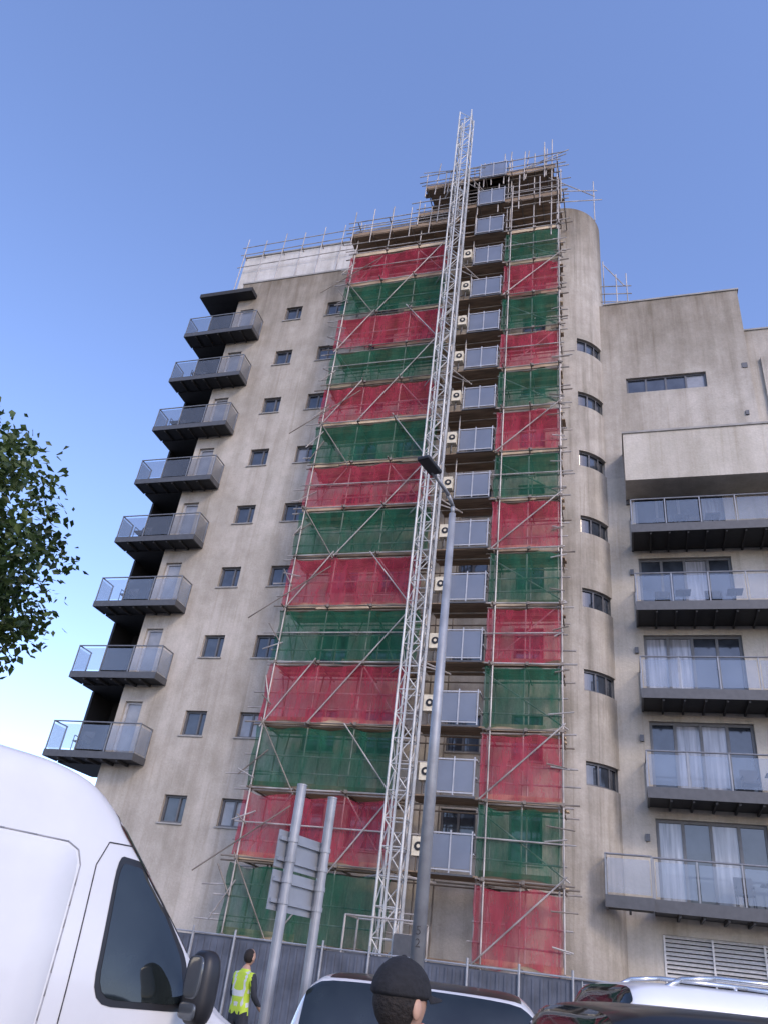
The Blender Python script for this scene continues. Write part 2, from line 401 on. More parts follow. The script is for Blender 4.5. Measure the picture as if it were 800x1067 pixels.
dk.build('wing_balcony_decks',[M_soffit,M_fascia],tb); rl.build('wing_balcony_rails',[M_steel],tb)
gl.build('wing_balcony_glass',[M_railglass],tb); fu.build('balcony_furniture',[M_black],tb)
dk=MB(); rl=MB(); gl=MB(); gl2=MB(); cl=MB()
for k in range(9):
    z=7.25+H*k
    if k<8:
        balcony(dk,rl,gl if k>2 else gl2,-20.15,-16.45,23.7,YF-0.003,z,True,True,0.15,npan=3)
        if k%3!=1: chair(dk,-19.0-.3*(k%2),24.1,z,0)
        dk.box(-20.1,-18.205,YF+0.0,26.6,z-0.22,z-0.01,0)
    else:
        dk.box(-20.2,-17.2,23.9,YF-0.003,z-0.1,z+0.15,0); dk.box(-20.2,-18.205,YF,26.6,z-0.1,z+0.15,0)
cl.box(-20.15,-18.21,26.6,26.8,7.05,31.0,0)
for k in range(8):
    z=7.25+H*k
    window(cl,-19.6,-18.4,z+0.02,z+2.3,26.55,1,0.08,0,1)
    cl.box(-20.12,-20.02,25.2,26.58,z,z+2.72,0)
dk.build('end_balcony_decks',[M_soffit,M_fascia],tb); rl.build('end_balcony_rails',[M_steel],tb)
gl.build('end_balcony_glass',[M_railglassD],tb); gl2.build('end_balcony_clear_glass',[M_railglass],tb)
cl.build('end_loggia_cladding',[M_darkclad,M_glassD],tb)

# ================================================================== SCAFFOLDING
sc=root('scaffolding')
YO,YI=22.8,24.1
L0=2.17; LH=2.03
LX=[-11.26,-9.7,-8.15,-6.6]; RX=[-3.97,-2.9,-1.85]
t=MB(); bd=MB()
def jt(): return U(-0.03,0.03)
def frame(xs,nl,ytop,extL,extR):
    for i,x in enumerate(xs):
        for y in (YO,YI):
            t.tube((x+jt(),y,0.02),(x+jt(),y,ytop+U(0.2,1.0)),0.028,0 if R()<0.7 else 1)
        if i in (0,len(xs)-1): t.tube((x+0.12+jt(),YO-0.27,0.02),(x+0.10+jt(),YO-0.27,ytop-U(1,3)),0.025,0)
    for k in range(0,nl+1):
        z=L0+LH*k
        for y in (YO-0.05,YI-0.05):
            t.tube((xs[0]-U(*extL),y,z-0.08+jt()),(xs[-1]+U(*extR),y,z-0.08+jt()),0.028,0 if R()<0.6 else 1)
        t.tube((xs[0]-U(*extL),YO-0.27,z-0.02+jt()),(xs[-1]+U(*extR),YO-0.27,z-0.02+jt()),0.026,0 if R()<.7 else 1)
        for x in xs:
            t.tube((x+0.06,YO-U(0.25,0.6),z-0.06),(x+0.06,YI+0.2,z-0.06),0.026,1)
        if k<nl:
            for g in (0.5,1.0):
                t.tube((xs[0]-U(*extL),YO-0.05,z+g+jt()),(xs[-1]+U(*extR),YO-0.05,z+g+jt()),0.027,0)
            if k%3==1: t.tube((xs[0]-U(*extL),YO-0.27,z+1.0+jt()),(xs[-1]+U(*extR),YO-0.27,z+1.0+jt()),0.023,0)
frame(LX,15,32.9,(0.15,0.7),(0.1,0.4)); frame(RX,16,35.4,(0.1,0.3),(0.15,0.6))
for k in range(0,17):
    z=L0+LH*k
    t.tube((-6.9,YO+0.15,z-0.15),(-3.6,YO+0.15,z-0.15),0.026,1)
    t.tube((-6.9,YI-0.1,z-0.12),(-3.6,YI-0.1,z-0.12),0.026,1)
    t.tube((-6.7,YO-.1,z+1.0),(-5.5,YO-.1,z+1.0),0.025,0); t.tube((-6.7,YO-.1,z+.5),(-5.5,YO-.1,z+.5),0.025,0)
for x in (-6.15,-5.55,-4.1):
    t.tube((x,YO,0),(x,YO,35.9),0.026,0); t.tube((x,YI,0),(x,YI,35.3),0.026,1)
for k in range(0,14):
    z=L0+LH*k
    yo=YO-0.30 if k%3!=1 else YO-0.02
    a,b=(LX[0],LX[1]) if k%2 else (LX[1],LX[0])
    t.tube((a,yo,z-0.2),(b,yo,z+LH+0.1),0.023,0 if k%2 else 1)
    if k%3==0:
        t.tube((LX[1],YO-0.30,z-0.1),(LX[3],YO-0.30,z+2*LH+U(-.3,.3)),0.023,0)
    if k%3==2:
        t.tube((LX[3],YO-0.30,z-0.1),(LX[2]-U(0,.5),YO-0.30,z+LH+U(-.1,.3)),0.023,0)
    if k%2==0:
        t.tube((RX[0]-0.1,yo,z),(RX[2]+0.2,yo,z+LH*1.1),0.023,0)
    else:
        t.tube((LX[3],YO-0.02,z),(LX[2],YO-0.02,z+LH),0.026,0)
        t.tube((RX[2]+0.25,YO-0.02,z+0.1),(RX[0]-0.2,YO-0.02,z+LH*0.9),0.026,0)
    if k%4==1:
        t.tube((LX[0]-1.2,YO-0.4,z-0.5),(LX[1],YO-0.34,z+1.5),0.022,1)
    for q in range(3):
        xa=U(-11.2,-7.2); t.tube((xa,YI-.1,z),(xa+U(-1.2,1.2),YI-.1,z+LH),0.026,1)
    for q in range(2):
        t.tube((LX[0]-U(.1,.5),YO-.28,z+U(.2,1.8)),(LX[0]+U(.1,.5),YO-.28,z+U(.2,1.8)),0.022,q)
        zz=z+U(.2,1.8); t.tube((RX[-1]-U(.1,.4),YO-.28,zz),(RX[-1]+U(.15,.5),YO-.28,zz+U(-.15,.15)),0.022,q)
for z in (2.5,3.4,6.6): t.tube((-12.2,YO-0.1,z),(-10.2,YO-0.1,z+U(-.1,.2)),0.024,0)
for xs in (LX,RX):
    for x in xs:
        for k in range(0,15):
            t.box(x+.11-0.045,x+.11+0.045,YO-0.32,YO-0.23,L0+LH*k-0.07,L0+LH*k+0.03,1)
for k in range(0,15):
    z=L0+LH*k
    for (a,b) in ((LX[0]-0.1,LX[-1]+0.1),(RX[0]-0.05,RX[-1]+0.1)):
        for j in range(5):
            y=YO+0.03+j*0.235; bd.box(a+U(-.12,.12),b+U(-.12,.12),y,y+0.225,z,z+0.04,0 if R()<0.6 else 1)
        x=a
        while x<b-.2:
            x2=min(b,x+U(0.9,2.6))
            if R()<.8: bd.box(x+.01,x2,YO-0.10,YO-0.065,z-0.02+U(-.03,.03),z+U(.16,.22),0 if R()<.65 else 1)
            x=x2
for k in range(0,17):
    z=L0+LH*k
    for j in range(5):
        y=YO-0.28+j*0.235; bd.box(-6.1+U(-.05,.05),-4.02,y,y+0.225,z,z+0.04,1)
def topdeck(a,b,z):
    for j in range(8):
        y=YO-0.2+j*0.235; bd.box(a+U(-.2,.2),b+U(-.2,.2),y,y+0.225,z,z+0.04,1)
    for g in (0.3,0.55,1.05):
        t.tube((a-U(.1,.6),YO-0.25,z+g),(b+U(.1,.5),YO-0.25,z+g+jt()),0.026,0)
    x=a
    while x<b+0.1:
        t.tube((x,YO-0.25,z-0.6),(x+jt(),YO-0.25,z+U(1.1,1.9)),0.026,0)
        t.tube((x+0.1,YO-0.35,z-0.05),(x+0.1,YI+1.0,z-0.05),0.026,1); x+=0.95
    bd.box(a,b,YO-0.22,YO-0.18,z+0.05,z+0.27,1)
topdeck(-11.5,-6.3,31.9); topdeck(-8.3,-1.7,32.65); topdeck(-8.1,-1.9,34.65)
for j in range(9):
    x=U(-8,-2); t.tube((x,YO-0.2,34.2),(x+U(-.2,.2),YO-0.2,U(35.6,36.9)),0.026,0)
t.tube((-2.1,YO-0.2,30),(-2.05,YO-0.2,36.9),0.026,0)
for (a,b) in (((-4.4,YO,34.9),(-1.3,YO,36.2)),((-8.3,YO-.3,35.9),(-5.2,YO-.3,35.5)),((-3.6,YO,35.2),(-1.4,YO-.2,35.6)),((-2.2,YO-.2,33.0),(-0.1,YO+.6,33.6)),((-2.2,YO-.2,32.2),(0.1,YO+.6,32.9)),((-2.2,YO-.2,34.0),(-0.2,YO+.6,33.2))): t.tube(a,b,0.024,0)
t.tube((-0.25,YO+.6,31.5),(-0.25,YO+.6,34.3),0.026,0)
for g in (33.9,34.9,35.5):
    t.tube((-19.2,YF+0.35,g),(-10.9,YF+0.35,g+0.15),0.026,0)
x=-19.0
while x<-11:
    t.tube((x,YF+0.35,32.1),(x+0.05,YF+0.35,35.7+U(0,0.5)),0.026,0)
    t.tube((x,YF+0.35,35.0),(x+0.3,YF+1.6,33.6),0.024,1); x+=1.15
for g in (28.9,29.4,29.9): t.tube((-0.3,YR+0.2,g),(1.2,YR+0.3,g-0.1),0.026,0)
for x in (0.0,0.55,1.0): t.tube((x,YR+0.25,28.4),(x,YR+0.25,30.3+U(0,.6)),0.026,0)
t.tube((0.0,YR+.25,31.4),(0.9,YR+.25,29.8),0.024,0); t.tube((0.0,YR+.25,28.4),(0.0,YR+.25,31.6),0.026,0)
t.build('tubes',[M_galv,M_rust],sc); bd.build('boards',[M_board,M_boardD],sc)
def net(mb,x0,x1,z0,z1,y,seed):
    nx=max(8,int((x1-x0)/0.11)); nz=14; i=len(mb.v)
    for a in range(nz+1):
        fz=a/nz
        for b in range(nx+1):
            fx=b/nx; x=x0+(x1-x0)*fx; z=z0+(z1-z0)*fz
            n1=noise.noise(Vector((x*0.9+seed*7,z*0.5,seed))); n2=noise.noise(Vector((x*4.2+seed*3,z*0.8,seed+9)))
            yy=y+0.05*n1+0.055*n2
            zz=z
            if a==0: zz+=0.14*noise.noise(Vector((x*1.3,seed,3)))-0.02
            if a==nz: zz+=0.07*noise.noise(Vector((x*1.9,seed,8)))-0.11*abs(math.sin((x-x0)*2.02))
            xx=x+(0.07*noise.noise(Vector((z*1.5,seed,5))) if b in(0,nx) else 0)
            mb.v.append((xx,yy,zz))
    for a in range(nz):
        for b in range(nx):
            k=i+a*(nx+1)+b; mb.f.append((k,k+1,k+nx+2,k+nx+1)); mb.m.append(0)
nr=MB(); ng=MB()
for k in range(14):
    z0=L0+LH*k+U(0.08,0.16); z1=L0+LH*(k+1)-U(0.04,0.18)
    net(ng if k%2==0 else nr,LX[0]-0.12,LX[-1]+U(0.05,0.3),z0-0.05,z1,YO-0.19,k)
    net(nr if k%2==0 else ng,RX[0]-0.12,RX[-1]+0.08,z0-0.05,z1,YO-0.19,k+30)
nr.build('red_nets',[M_red],sc,True); ng.build('green_nets',[M_green],sc,True)
g=MB(); gp=MB()
for k in range(1,17):
    z=L0+LH*k+0.05
    xa,xb,y=-5.42+U(-.04,.04),-4.2+U(-.03,.03),YO-0.32+U(-.04,.04)
    gp.quad((xa+.04,y,z+.12),(xb-.04,y,z+.12),(xb-.04,y,z+.98),(xa+.04,y,z+.98),0)
    for x in (xa,(xa+xb)/2,xb): g.box(x-.018,x+.018,y-.03,y+.02,z,z+1.1,0)
    for zz in (z+.08,z+1.02): g.box(xa+.018,xb-.018,y-.02,y+.015,zz-.02,zz+.02,0)
    g.box(xa-.05,xb+.05,y-.03,y+0.02,z-.06,z-.01,1)
    g.box(xb+.03,xb+.06,y,y+1.0,z+1.0,z+1.05,0); g.box(xb+.03,xb+.06,y,y+1.0,z+0.5,z+0.54,0)
    if k<14:
        bx=-5.68+U(-.03,.03); yb=y-.05
        g.box(bx-.17,bx+.17,yb-.1,yb+.18,z+.35,z+.85,2)
        g.tube((bx+.02,yb-.12,z+.60),(bx+.02,yb-.10,z+.60),0.12,3,14); g.tube((bx+.02,yb-.125,z+.60),(bx+.02,yb-.12,z+.60),0.05,2,10)
        g.tube((bx,yb,z),(bx,yb,z+.35),.02,1)
gp.build('landing_gate_panels',[M_gate],sc); g.build('landing_gates',[M_gateF,M_fascia,M_boxC,M_black],sc)

# ================================================================== MAST HOIST
mh=root('mast_hoist')
m=MB(); xm,ym,hw=-6.1,21.5,0.29
ztop=38.4
for dx in (-hw,hw):
    for dy in (-hw,hw): m.tube((xm+dx,ym+dy,0.2),(xm+dx,ym+dy,ztop),0.038,0,8)
z=0.3; k=0; st=0.72
while z<ztop-0.1:
    for dx in (-hw,hw): m.tube((xm+dx,ym-hw,z),(xm+dx,ym+hw,z),0.02,0)
    for dy in (-hw,hw): m.tube((xm-hw,ym+dy,z),(xm+hw,ym+dy,z),0.02,0)
    z2=min(z+st,ztop); s=1 if k%2 else -1
    m.tube((xm-hw*s,ym-hw,z),(xm+hw*s,ym-hw,z2),0.019,0); m.tube((xm+hw*s,ym+hw,z),(xm-hw*s,ym+hw,z2),0.019,0)
    m.tube((xm+hw,ym-hw*s,z),(xm+hw,ym+hw*s,z2),0.019,0); m.tube((xm-hw,ym+hw*s,z),(xm-hw,ym-hw*s,z2),0.019,0)
    z+=st; k+=1
m.box(xm-0.03,xm+0.03,ym-hw-0.07,ym-hw-0.03,0.4,ztop-0.6,0)
m.box(xm+0.36,xm+0.42,ym-0.03,ym+0.03,0.4,34,0)
for z in range(4,36,6):
    m.tube((xm-hw,ym+hw,z),(xm-1.1,YO,z),0.028,1); m.tube((xm+hw,ym+hw,z),(xm+0.9,YO,z),0.028,1); m.tube((xm-hw,ym+hw,z+.02),(xm+0.9,YO,z+.02),0.024,1)
m.build('mast',[M_mast,M_galv],mh)
m=MB()
m.box(xm-.7,xm+.7,ym-.6,ym+.6,0.1,0.25,1)
m.box(xm+.35,xm+.95,ym-.5,ym+.4,1.2,2.6,0); m.box(xm-.9,xm-.35,ym-.4,ym+.4,1.2,2.1,0)
for x in (-.95,.95):
    for y in (-.55,.55): m.tube((xm+x,ym+y,.2),(xm+x,ym+y,2.9),0.03,2)
for z in (1.2,2.0,2.9):
    m.path([(xm-.95,ym-.55,z),(xm+.95,ym-.55,z),(xm+.95,ym+.55,z),(xm-.95,ym+.55,z),(xm-.95,ym-.55,z)],0.025,2)
m.build('hoist_base',[M_fascia,M_fascia,M_galv],mh)

# ================================================================== HOARDING
hd=root('site_hoarding'); h=MB(); x=-13.4; i=0
YH=20.6
while x<-0.6:
    h.box(x+.02,x+1.18,YH,YH+.05,.12,2.05+U(-.03,.03),0)
    for r_ in range(6): h.box(x+.1+r_*.19,x+.16+r_*.19,YH-.025,YH-.001,.15,2.0,0)
    h.tube((x,YH-.05,0),(x,YH-.05,2.25),0.03,1,8); h.box(x-.15,x+.3,YH-.3,YH+.3,0.01,.11,2); x+=1.2
h.tube((-13.4,YH-.05,2.1),(-0.6,YH-.05,2.1),0.022,1)
h.build('panels',[M_hoard,M_post,M_kerb],hd)
hf=root('mesh_fence'); h=MB(); x=-1.2
while x<13:
    h.tube((x,YH,0),(x,YH,2.1),.02,0)
    for k in range(1,12): h.tube((x+k*.29,YH,.15),(x+k*.29,YH,2.0),.004,0,4)
    for z in (.15,.8,1.4,2.0): h.tube((x,YH,z),(x+3.4,YH,z),.012,0)
    x+=3.45
h.build('panels',[M_post],hf)

# ================================================================== GROUND
b=MB(); b.quad((-900,-900,-0.008),(900,-900,-0.008),(900,900,-0.008),(-900,900,-0.008)); b.build('ground',[M_ground])
b=MB(); b.quad((-120,-30,-0.004),(120,-30,-0.004),(120,17,-0.004),(-120,17,-0.004)); b.build('road',[M_asphalt])
b=MB(); b.box(-120,120,17.12,60,-0.1,0.125); b.build('pavement',[M_pave])
b=MB()
x=-60
while x<60: b.box(x+.005,x+.91,17.0,17.118,-0.1,0.13); x+=.915
b.build('kerb',[M_kerb])
b=MB()
for x in range(-30,31,3): b.quad((x,12.3,0),(x+.1,12.3,0),(x+.1,16.9,0),(x,16.9,0))
b.quad((-30,12.2,0),(30,12.2,0),(30,12.29,0),(-30,12.29,0))
b.build('road_marking',[M_paint])

# ================================================================== STREET LAMP
sl=root('street_lamp'); b=MB(); lx,ly=-2.80,11.5
b.tube((lx,ly,0),(lx,ly,1.1),.125,0,20); b.tube((lx,ly,1.1),(lx,ly,1.2),.125,0,20,.10); b.tube((lx,ly,1.2),(lx,ly,8.85),.10,0,20,.06)
hx,hy,hz=-3.02,10.6,9.2
b.path([(lx,ly,8.85),(lx,ly-.02,9.0),(lx-.05,ly-.2,9.13),(hx+.04,hy+.2,9.2),(hx,hy+.05,9.21)],.035,0,10)
b.build('column',[M_post],sl,True)
b=MB(); d=Vector((hx-lx,hy-ly,0)).normalized(); sd=Vector((-d.y,d.x,0))
b.obox((hx,hy-.12,hz+.02),d*.26,sd*.12,Vector((0,0,.04))); b.obox((hx,hy-.12,hz+.085),d*.18,sd*.08,Vector((0,0,.03)))
bevel(b.build('lantern_head',[M_black],sl),.03)
for j,ch in enumerate('52'):
    c=bpy.data.curves.new('number','FONT'); c.body=ch; c.size=.15; c.extrude=.001; c.materials.append(M_black)
    o=bpy.data.objects.new('number_label_'+str(j+1),c); scene.collection.objects.link(o); o.parent=sl
    vd=Vector((-lx,-ly,0)).normalized()
    o.location=Vector((lx,ly,2.16-.15*j))+vd*.108+Vector((-.05,0,0)); o.rotation_euler=(math.radians(90),0,math.atan2(vd.y,vd.x)+math.radians(90))

# ================================================================== ROAD SIGN (seen from behind)
sg=root('road_sign'); b=MB()
p1=Vector((-3.14,7.48,0)); p2=Vector((-3.0,8.02,0)); d=(p2-p1).normalized(); n=Vector((d.y,-d.x,0))
if n.x<0: n=-n
for p in (p1,p2):
    b.tube(p,p+Vector((0,0,3.16)),.048,0,16)
    b.tube(p+Vector((0,0,3.16)),p+Vector((0,0,3.175)),.052,0,16)
c=(p1+p2)/2-n*.075+d*(-.0)
for zc,hh in ((2.56,.165),(2.20,.17)):
    q=c+Vector((0,0,zc)); b.obox(q,d*.42,n*.006,Vector((0,0,hh)),1); b.obox(q-n*.008,d*.41,n*.001,Vector((0,0,hh-.01)),2)
    for s in (-.09,.09): b.obox(q+n*.02+Vector((0,0,s)),d*.41,n*.012,Vector((0,0,.018)),1)
    for p in (p1,p2):
        for s in (-.09,.09): b.tube(p+Vector((0,0,zc+s-.02)),p+Vector((0,0,zc+s+.02)),.056,0,14)
b.build('sign_assembly',[M_post,M_signback,M_signface],sg)

# ================================================================== VEHICLES
class Body:
    def __init__(s,st,sub=4):
        s.st=[]
        for i in range(len(st)-1):
            p0=st[max(0,i-1)];p1=st[i];p2=st[i+1];p3=st[min(len(st)-1,i+2)]
            for k in range(sub):
                t=k/sub; row=[]
                for a,b_,c,d_ in zip(p0,p1,p2,p3):
                    m1=(c-a)/2; m2=(d_-b_)/2
                    lim=1.0*(c-b_)
                    if (c-b_)*m1<=0: m1=0
                    elif abs(m1)>2*abs(c-b_): m1=2*lim
                    if (c-b_)*m2<=0: m2=0
                    elif abs(m2)>2*abs(c-b_): m2=2*lim
                    row.append((2*t**3-3*t**2+1)*b_+(t**3-2*t*t+t)*m1+(-2*t**3+3*t*t)*c+(t**3-t*t)*m2)
                s.st.append(row)
        s.st.append(list(st[-1])); s.n=len(s.st)
    def sec(s,row,q):
        x,zb,zm,zt,wb,wt=row
        L=lambda a,b_,t:a+(b_-a)*t
        P_=[(0,zb),(.88*wb,zb),(.985*wb,L(zb,zm,.12)),(wb,L(zb,zm,.55)),(.99*wb,zm-.0),(L(wb,wt,.42),L(zm,zt,.45)),(L(wb,wt,.80),L(zm,zt,.80)),(wt*.96,L(zm,zt,.925)),(wt*.84,L(zm,zt,.982)),(wt*.5,L(zm,zt,.998)),(0,zt)]
        q=max(0,min(10,q)); i=min(9,int(q)); f=q-i
        a=P_[max(0,i-1)];b_=P_[i];c=P_[i+1];d_=P_[min(10,i+2)]
        r=[]
        for k in (0,1):
            if i in(0,): r.append(L(b_[k],c[k],f)); continue
            m1=(c[k]-a[k])/2; m2=(d_[k]-b_[k])/2
            if i==9 and k==0: m2=(c[k]-b_[k])
            if (c[k]-b_[k])*m1<=0: m1=0
            if (c[k]-b_[k])*m2<=0: m2=0
            if i==1: m1=(c[k]-b_[k])
            r.append((2*f**3-3*f**2+1)*b_[k]+(f**3-2*f*f+f)*m1+(-2*f**3+3*f*f)*c[k]+(f**3-f*f)*m2)
        return Vector((x,r[0],r[1]))
    def row(s,x):
        for i in range(s.n-1):
            a,b_=s.st[i],s.st[i+1]
            if a[0]<=x<=b_[0] or i==s.n-2:
                f=(x-a[0])/max(1e-6,b_[0]-a[0]); f=max(0,min(1,f)); return [p+(q-p)*f for p,q in zip(a,b_)]
    def S(s,x,q):
        r=s.row(x)
        if q<=10: return s.sec(r,q)
        v=s.sec(r,20-q); return Vector((v.x,-v.y,v.z))
    def nrm(s,x,q):
        a=s.S(x+.01,q)-s.S(x-.01,q); b_=s.S(x,q+.05)-s.S(x,q-.05); n=b_.cross(a)
        if n.length<1e-9: return Vector((0,0,1))
        n.normalize()
        p=s.S(x,q); c=Vector((p.x,0,.9))
        if n.dot(p-c)<0: n=-n
        return n
    def qz(s,x,z):
        lo,hi=1.0,9.0
        r=s.row(x)
        for _ in range(24):
            m_=(lo+hi)/2
            if s.sec(r,m_).z<z: lo=m_
            else: hi=m_
        return lo
    def shell(s,mb,mi=0,roof=None,qroof=6.6,x0=None,x1=None):
        qs=[0,1,1.5,2,2.5,3,3.5,4,4.33,4.66,5,5.33,5.66,6,6.33,6.66,7,7.33,7.66,8,8.5,9,9.5,10]
        full=qs+[20-q for q in reversed(qs[1:-1])]
        i0=len(mb.v); m_=len(full)
        for r in s.st:
            for q in full:
                if q<=10: v=s.sec(r,q)
                else: v=s.sec(r,20-q); v=Vector((v.x,-v.y,v.z))
                mb.v.append(tuple(v))
        for i in range(s.n-1):
            for j in range(m_):
                j2=(j+1)%m_; q=full[j]; qq=q if q<=10 else 20-q
                mi2=mi
                if roof is not None and qq>=qroof and x0<=s.st[i][0]<=x1: mi2=roof
                mb.f.append((i0+i*m_+j,i0+i*m_+j2,i0+(i+1)*m_+j2,i0+(i+1)*m_+j)); mb.m.append(mi2)
        mb.f.append(tuple(i0+j for j in range(m_))); mb.m.append(mi)
        mb.f.append(tuple(i0+(s.n-1)*m_+j for j in reversed(range(m_)))); mb.m.append(mi)
    def patch(s,mb,outline,mi,off=.006,side=-1,xz=True,edge=0.0,rounds=.25,raised=False):
        pts=[]; n=len(outline)
        for i in range(n):
            a=Vector(outline[i-1]);b_=Vector(outline[i]);c=Vector(outline[(i+1)%n])
            if raised:
                da=(a-b_); dc=(c-b_); p=b_+da.normalized()*min(.14,da.length*.4); q=b_+dc.normalized()*min(.14,dc.length*.4)
                de=(b_-c); e=c+de.normalized()*min(.14,de.length*.4)
            else:
                p=b_+(a-b_)*rounds*.5; q=b_+(c-b_)*rounds*.5; e=c+(b_-c)*rounds*.5
            for k in range(5):
                t=k/4; pts.append(p*(1-t)**2+b_*2*t*(1-t)+q*t*t)
            for k in range(1,6): pts.append(q.lerp(e,k/6))
        ce=sum(pts,Vector((0,0)))/len(pts)
        rings=[1,.99,.8,.6,.4,.2] if raised else [1,.8,.6,.4,.2]
        i0=len(mb.v); m_=len(pts)
        def mp(p,o_):
            if xz:
                q=s.qz(p.x,p.y); q=q if side>0 else 20-q
                return s.S(p.x,q)+s.nrm(p.x,q)*o_
            return s.S(p.x,p.y)+s.nrm(p.x,p.y)*o_
        for ri,rg in enumerate(rings):
            for p in pts:
                o_=off
                if raised and ri==0: o_=-.001
                mb.v.append(tuple(mp(ce+(p-ce)*rg,o_)))
        mb.v.append(tuple(mp(ce,off)))
        for r_ in range(len(rings)-1):
            for j in range(m_):
                j2=(j+1)%m_; mb.f.append((i0+r_*m_+j,i0+r_*m_+j2,i0+(r_+1)*m_+j2,i0+(r_+1)*m_+j)); mb.m.append(mi)
        e=i0+len(rings)*m_; r_=len(rings)-1
        for j in range(m_): mb.f.append((i0+r_*m_+j,i0+r_*m_+(j+1)%m_,e)); mb.m.append(mi)
    def seam(s,mb,pts,mi,side=-1,w_=.005,off=.002):
        fine=[]
        for a,b_ in zip(pts,pts[1:]):
            for k in range(8): fine.append((a[0]+(b_[0]-a[0])*k/8,a[1]+(b_[1]-a[1])*k/8))
        fine.append(pts[-1]); vs=[]
        for x,z in fine:
            q=s.qz(x,z); q=q if side>0 else 20-q
            vs.append(s.S(x,q)+s.nrm(x,q)*off)
        for a,b_ in zip(vs,vs[1:]): mb.tube(a,b_,w_,mi,5)
def wheel(mb,x,y,z,r,w_,mt=0,mr=1):
    mb.tube((x,y-w_/2,z),(x,y+w_/2,z),r,mt,28)
    for s in (-1,1):
        yy=y+s*(w_/2+.004); mb.tube((x,yy-.003,z),(x,yy+.003,z),r*.66,mr,20)
        for k in range(5):
            a=k*2*math.pi/5; mb.obox((x+math.cos(a)*r*.33,yy+s*.008,z+math.sin(a)*r*.33),(math.cos(a)*r*.3,0,math.sin(a)*r*.3),(0,.006,0),(-math.sin(a)*.03,0,math.cos(a)*.03),mr)
def vmat(x,y,ang): return Matrix.Translation((x,y,0))@Matrix.Rotation(math.radians(ang),4,'Z')

van=root('panel_van',vmat(-4.38,4.20,61.6))
B=Body([(-4.35,.55,1.3,2.35,.86,.74),(-4.25,.38,1.35,2.56,.98,.86),(-3.9,.35,1.35,2.60,1.0,.90),(-2,.35,1.35,2.60,1.0,.90),(.1,.35,1.35,2.58,1.0,.90),(.55,.35,1.35,2.55,1.0,.89),(.85,.35,1.35,2.44,1.0,.87),(1.2,.35,1.34,2.14,1.0,.85),(1.68,.35,1.30,1.66,.99,.82),(1.88,.36,1.24,1.44,.98,.80),(2.1,.37,1.16,1.28,.97,.78),(2.5,.38,1.02,1.12,.93,.72),(2.72,.40,.86,.96,.86,.66),(2.80,.48,.70,.78,.78,.60)])
b=MB(); B.shell(b,0); b.build('body',[M_vanW],van,True)
b=MB()
for sd in (-1,1):
    B.patch(b,[(.985,2.08),(1.20,2.07),(1.44,1.84),(1.66,1.57),(1.70,1.28),(1.0,1.28)],3,.003,sd,rounds=.4)
    B.patch(b,[(1.01,2.04),(1.20,2.03),(1.41,1.82),(1.61,1.56),(1.64,1.315),(1.03,1.315)],0,.006,sd,rounds=.4)
    B.patch(b,[(-1.1,2.08),(.72,2.08),(.70,1.0),(-1.1,1.0)],1,.007,sd,raised=True)
    B.patch(b,[(-3.9,2.08),(-1.3,2.08),(-1.3,1.0),(-3.9,1.0)],1,.007,sd,raised=True)
    # grey line round the pressed panel, its edge shadow put into the colour
    B.seam(b,[(-1.0,2.095),(.62,2.095),(.70,2.06),(.735,1.98),(.715,1.08),(.66,1.0)],4,sd,.005,.000)
    B.seam(b,[(.86,.45),(.84,1.2),(.84,2.0),(.90,2.14),(1.12,2.15)],2,sd,.004)
    B.seam(b,[(1.12,2.15),(1.36,1.96),(1.68,1.60)],2,sd,.004)
    B.seam(b,[(1.76,1.38),(1.80,1.0),(1.78,.5)],2,sd,.004)
    B.seam(b,[(-1.2,2.25),(-1.2,.5)],2,sd,.004)
    B.patch(b,[(-4.1,.80),(1.3,.80),(1.3,.66),(-4.1,.66)],3,.02,sd,rounds=.05)
    B.patch(b,[(1.02,1.19),(1.24,1.19),(1.24,1.14),(1.02,1.14)],3,.03,sd,rounds=.5)
B.patch(b,[(.98,6.6),(1.70,6.5),(1.74,10),(1.70,13.5),(.98,13.4),(.93,10)],0,.005,-1,xz=False,rounds=.2)
M_edge_shade=simple('panel_edge_shade',(.30,.30,.31),.5)
b.build('glass_and_trim',[M_carglass,M_vanW,M_seam,M_black,M_edge_shade],van,True)
def sbox(name,c,hx_,hy_,hz_,mat_,par,bw,pw=3.2):
    mb=MB()
    def fn(d,p):
        k=(abs(d.x)**pw+abs(d.y)**pw+abs(d.z)**pw)**(-1/pw)
        return Vector((d.x*k*hx_,d.y*k*hy_,d.z*k*hz_))
    mb.ellip(c,(1,1,1),0,28,20,fn); return mb.build(name,[mat_],par,True)
for sd in (-1,1):
    sbox('door_mirror_housing',(1.60,sd*1.20,1.43),.075,.115,.20,M_black,van,.03)
    sbox('door_mirror_glass',(1.532,sd*1.20,1.48),.012,.085,.115,M_mirror,van,.01,4)
    sbox('door_mirror_wide_glass',(1.532,sd*1.20,1.305),.012,.085,.045,M_mirror,van,.01,4)
    mb=MB(); mb.tube((1.64,sd*.97,1.34),(1.61,sd*1.16,1.36),.035,0,8); mb.build('door_mirror_arm',[M_black],van,True)
b=MB()
for x in (-3.0,1.75):
    for sd in (-1,1): wheel(b,x,sd*.88,.35,.35,.22)
b.box(2.74,2.80,-.55,.55,.55,.75,0)
for sd in (-.62,.62): b.ellip((2.6,sd,.9),(.14,.14,.1),2)
b.build('wheels_and_lamps',[M_rubber,M_chrome,M_head],van)

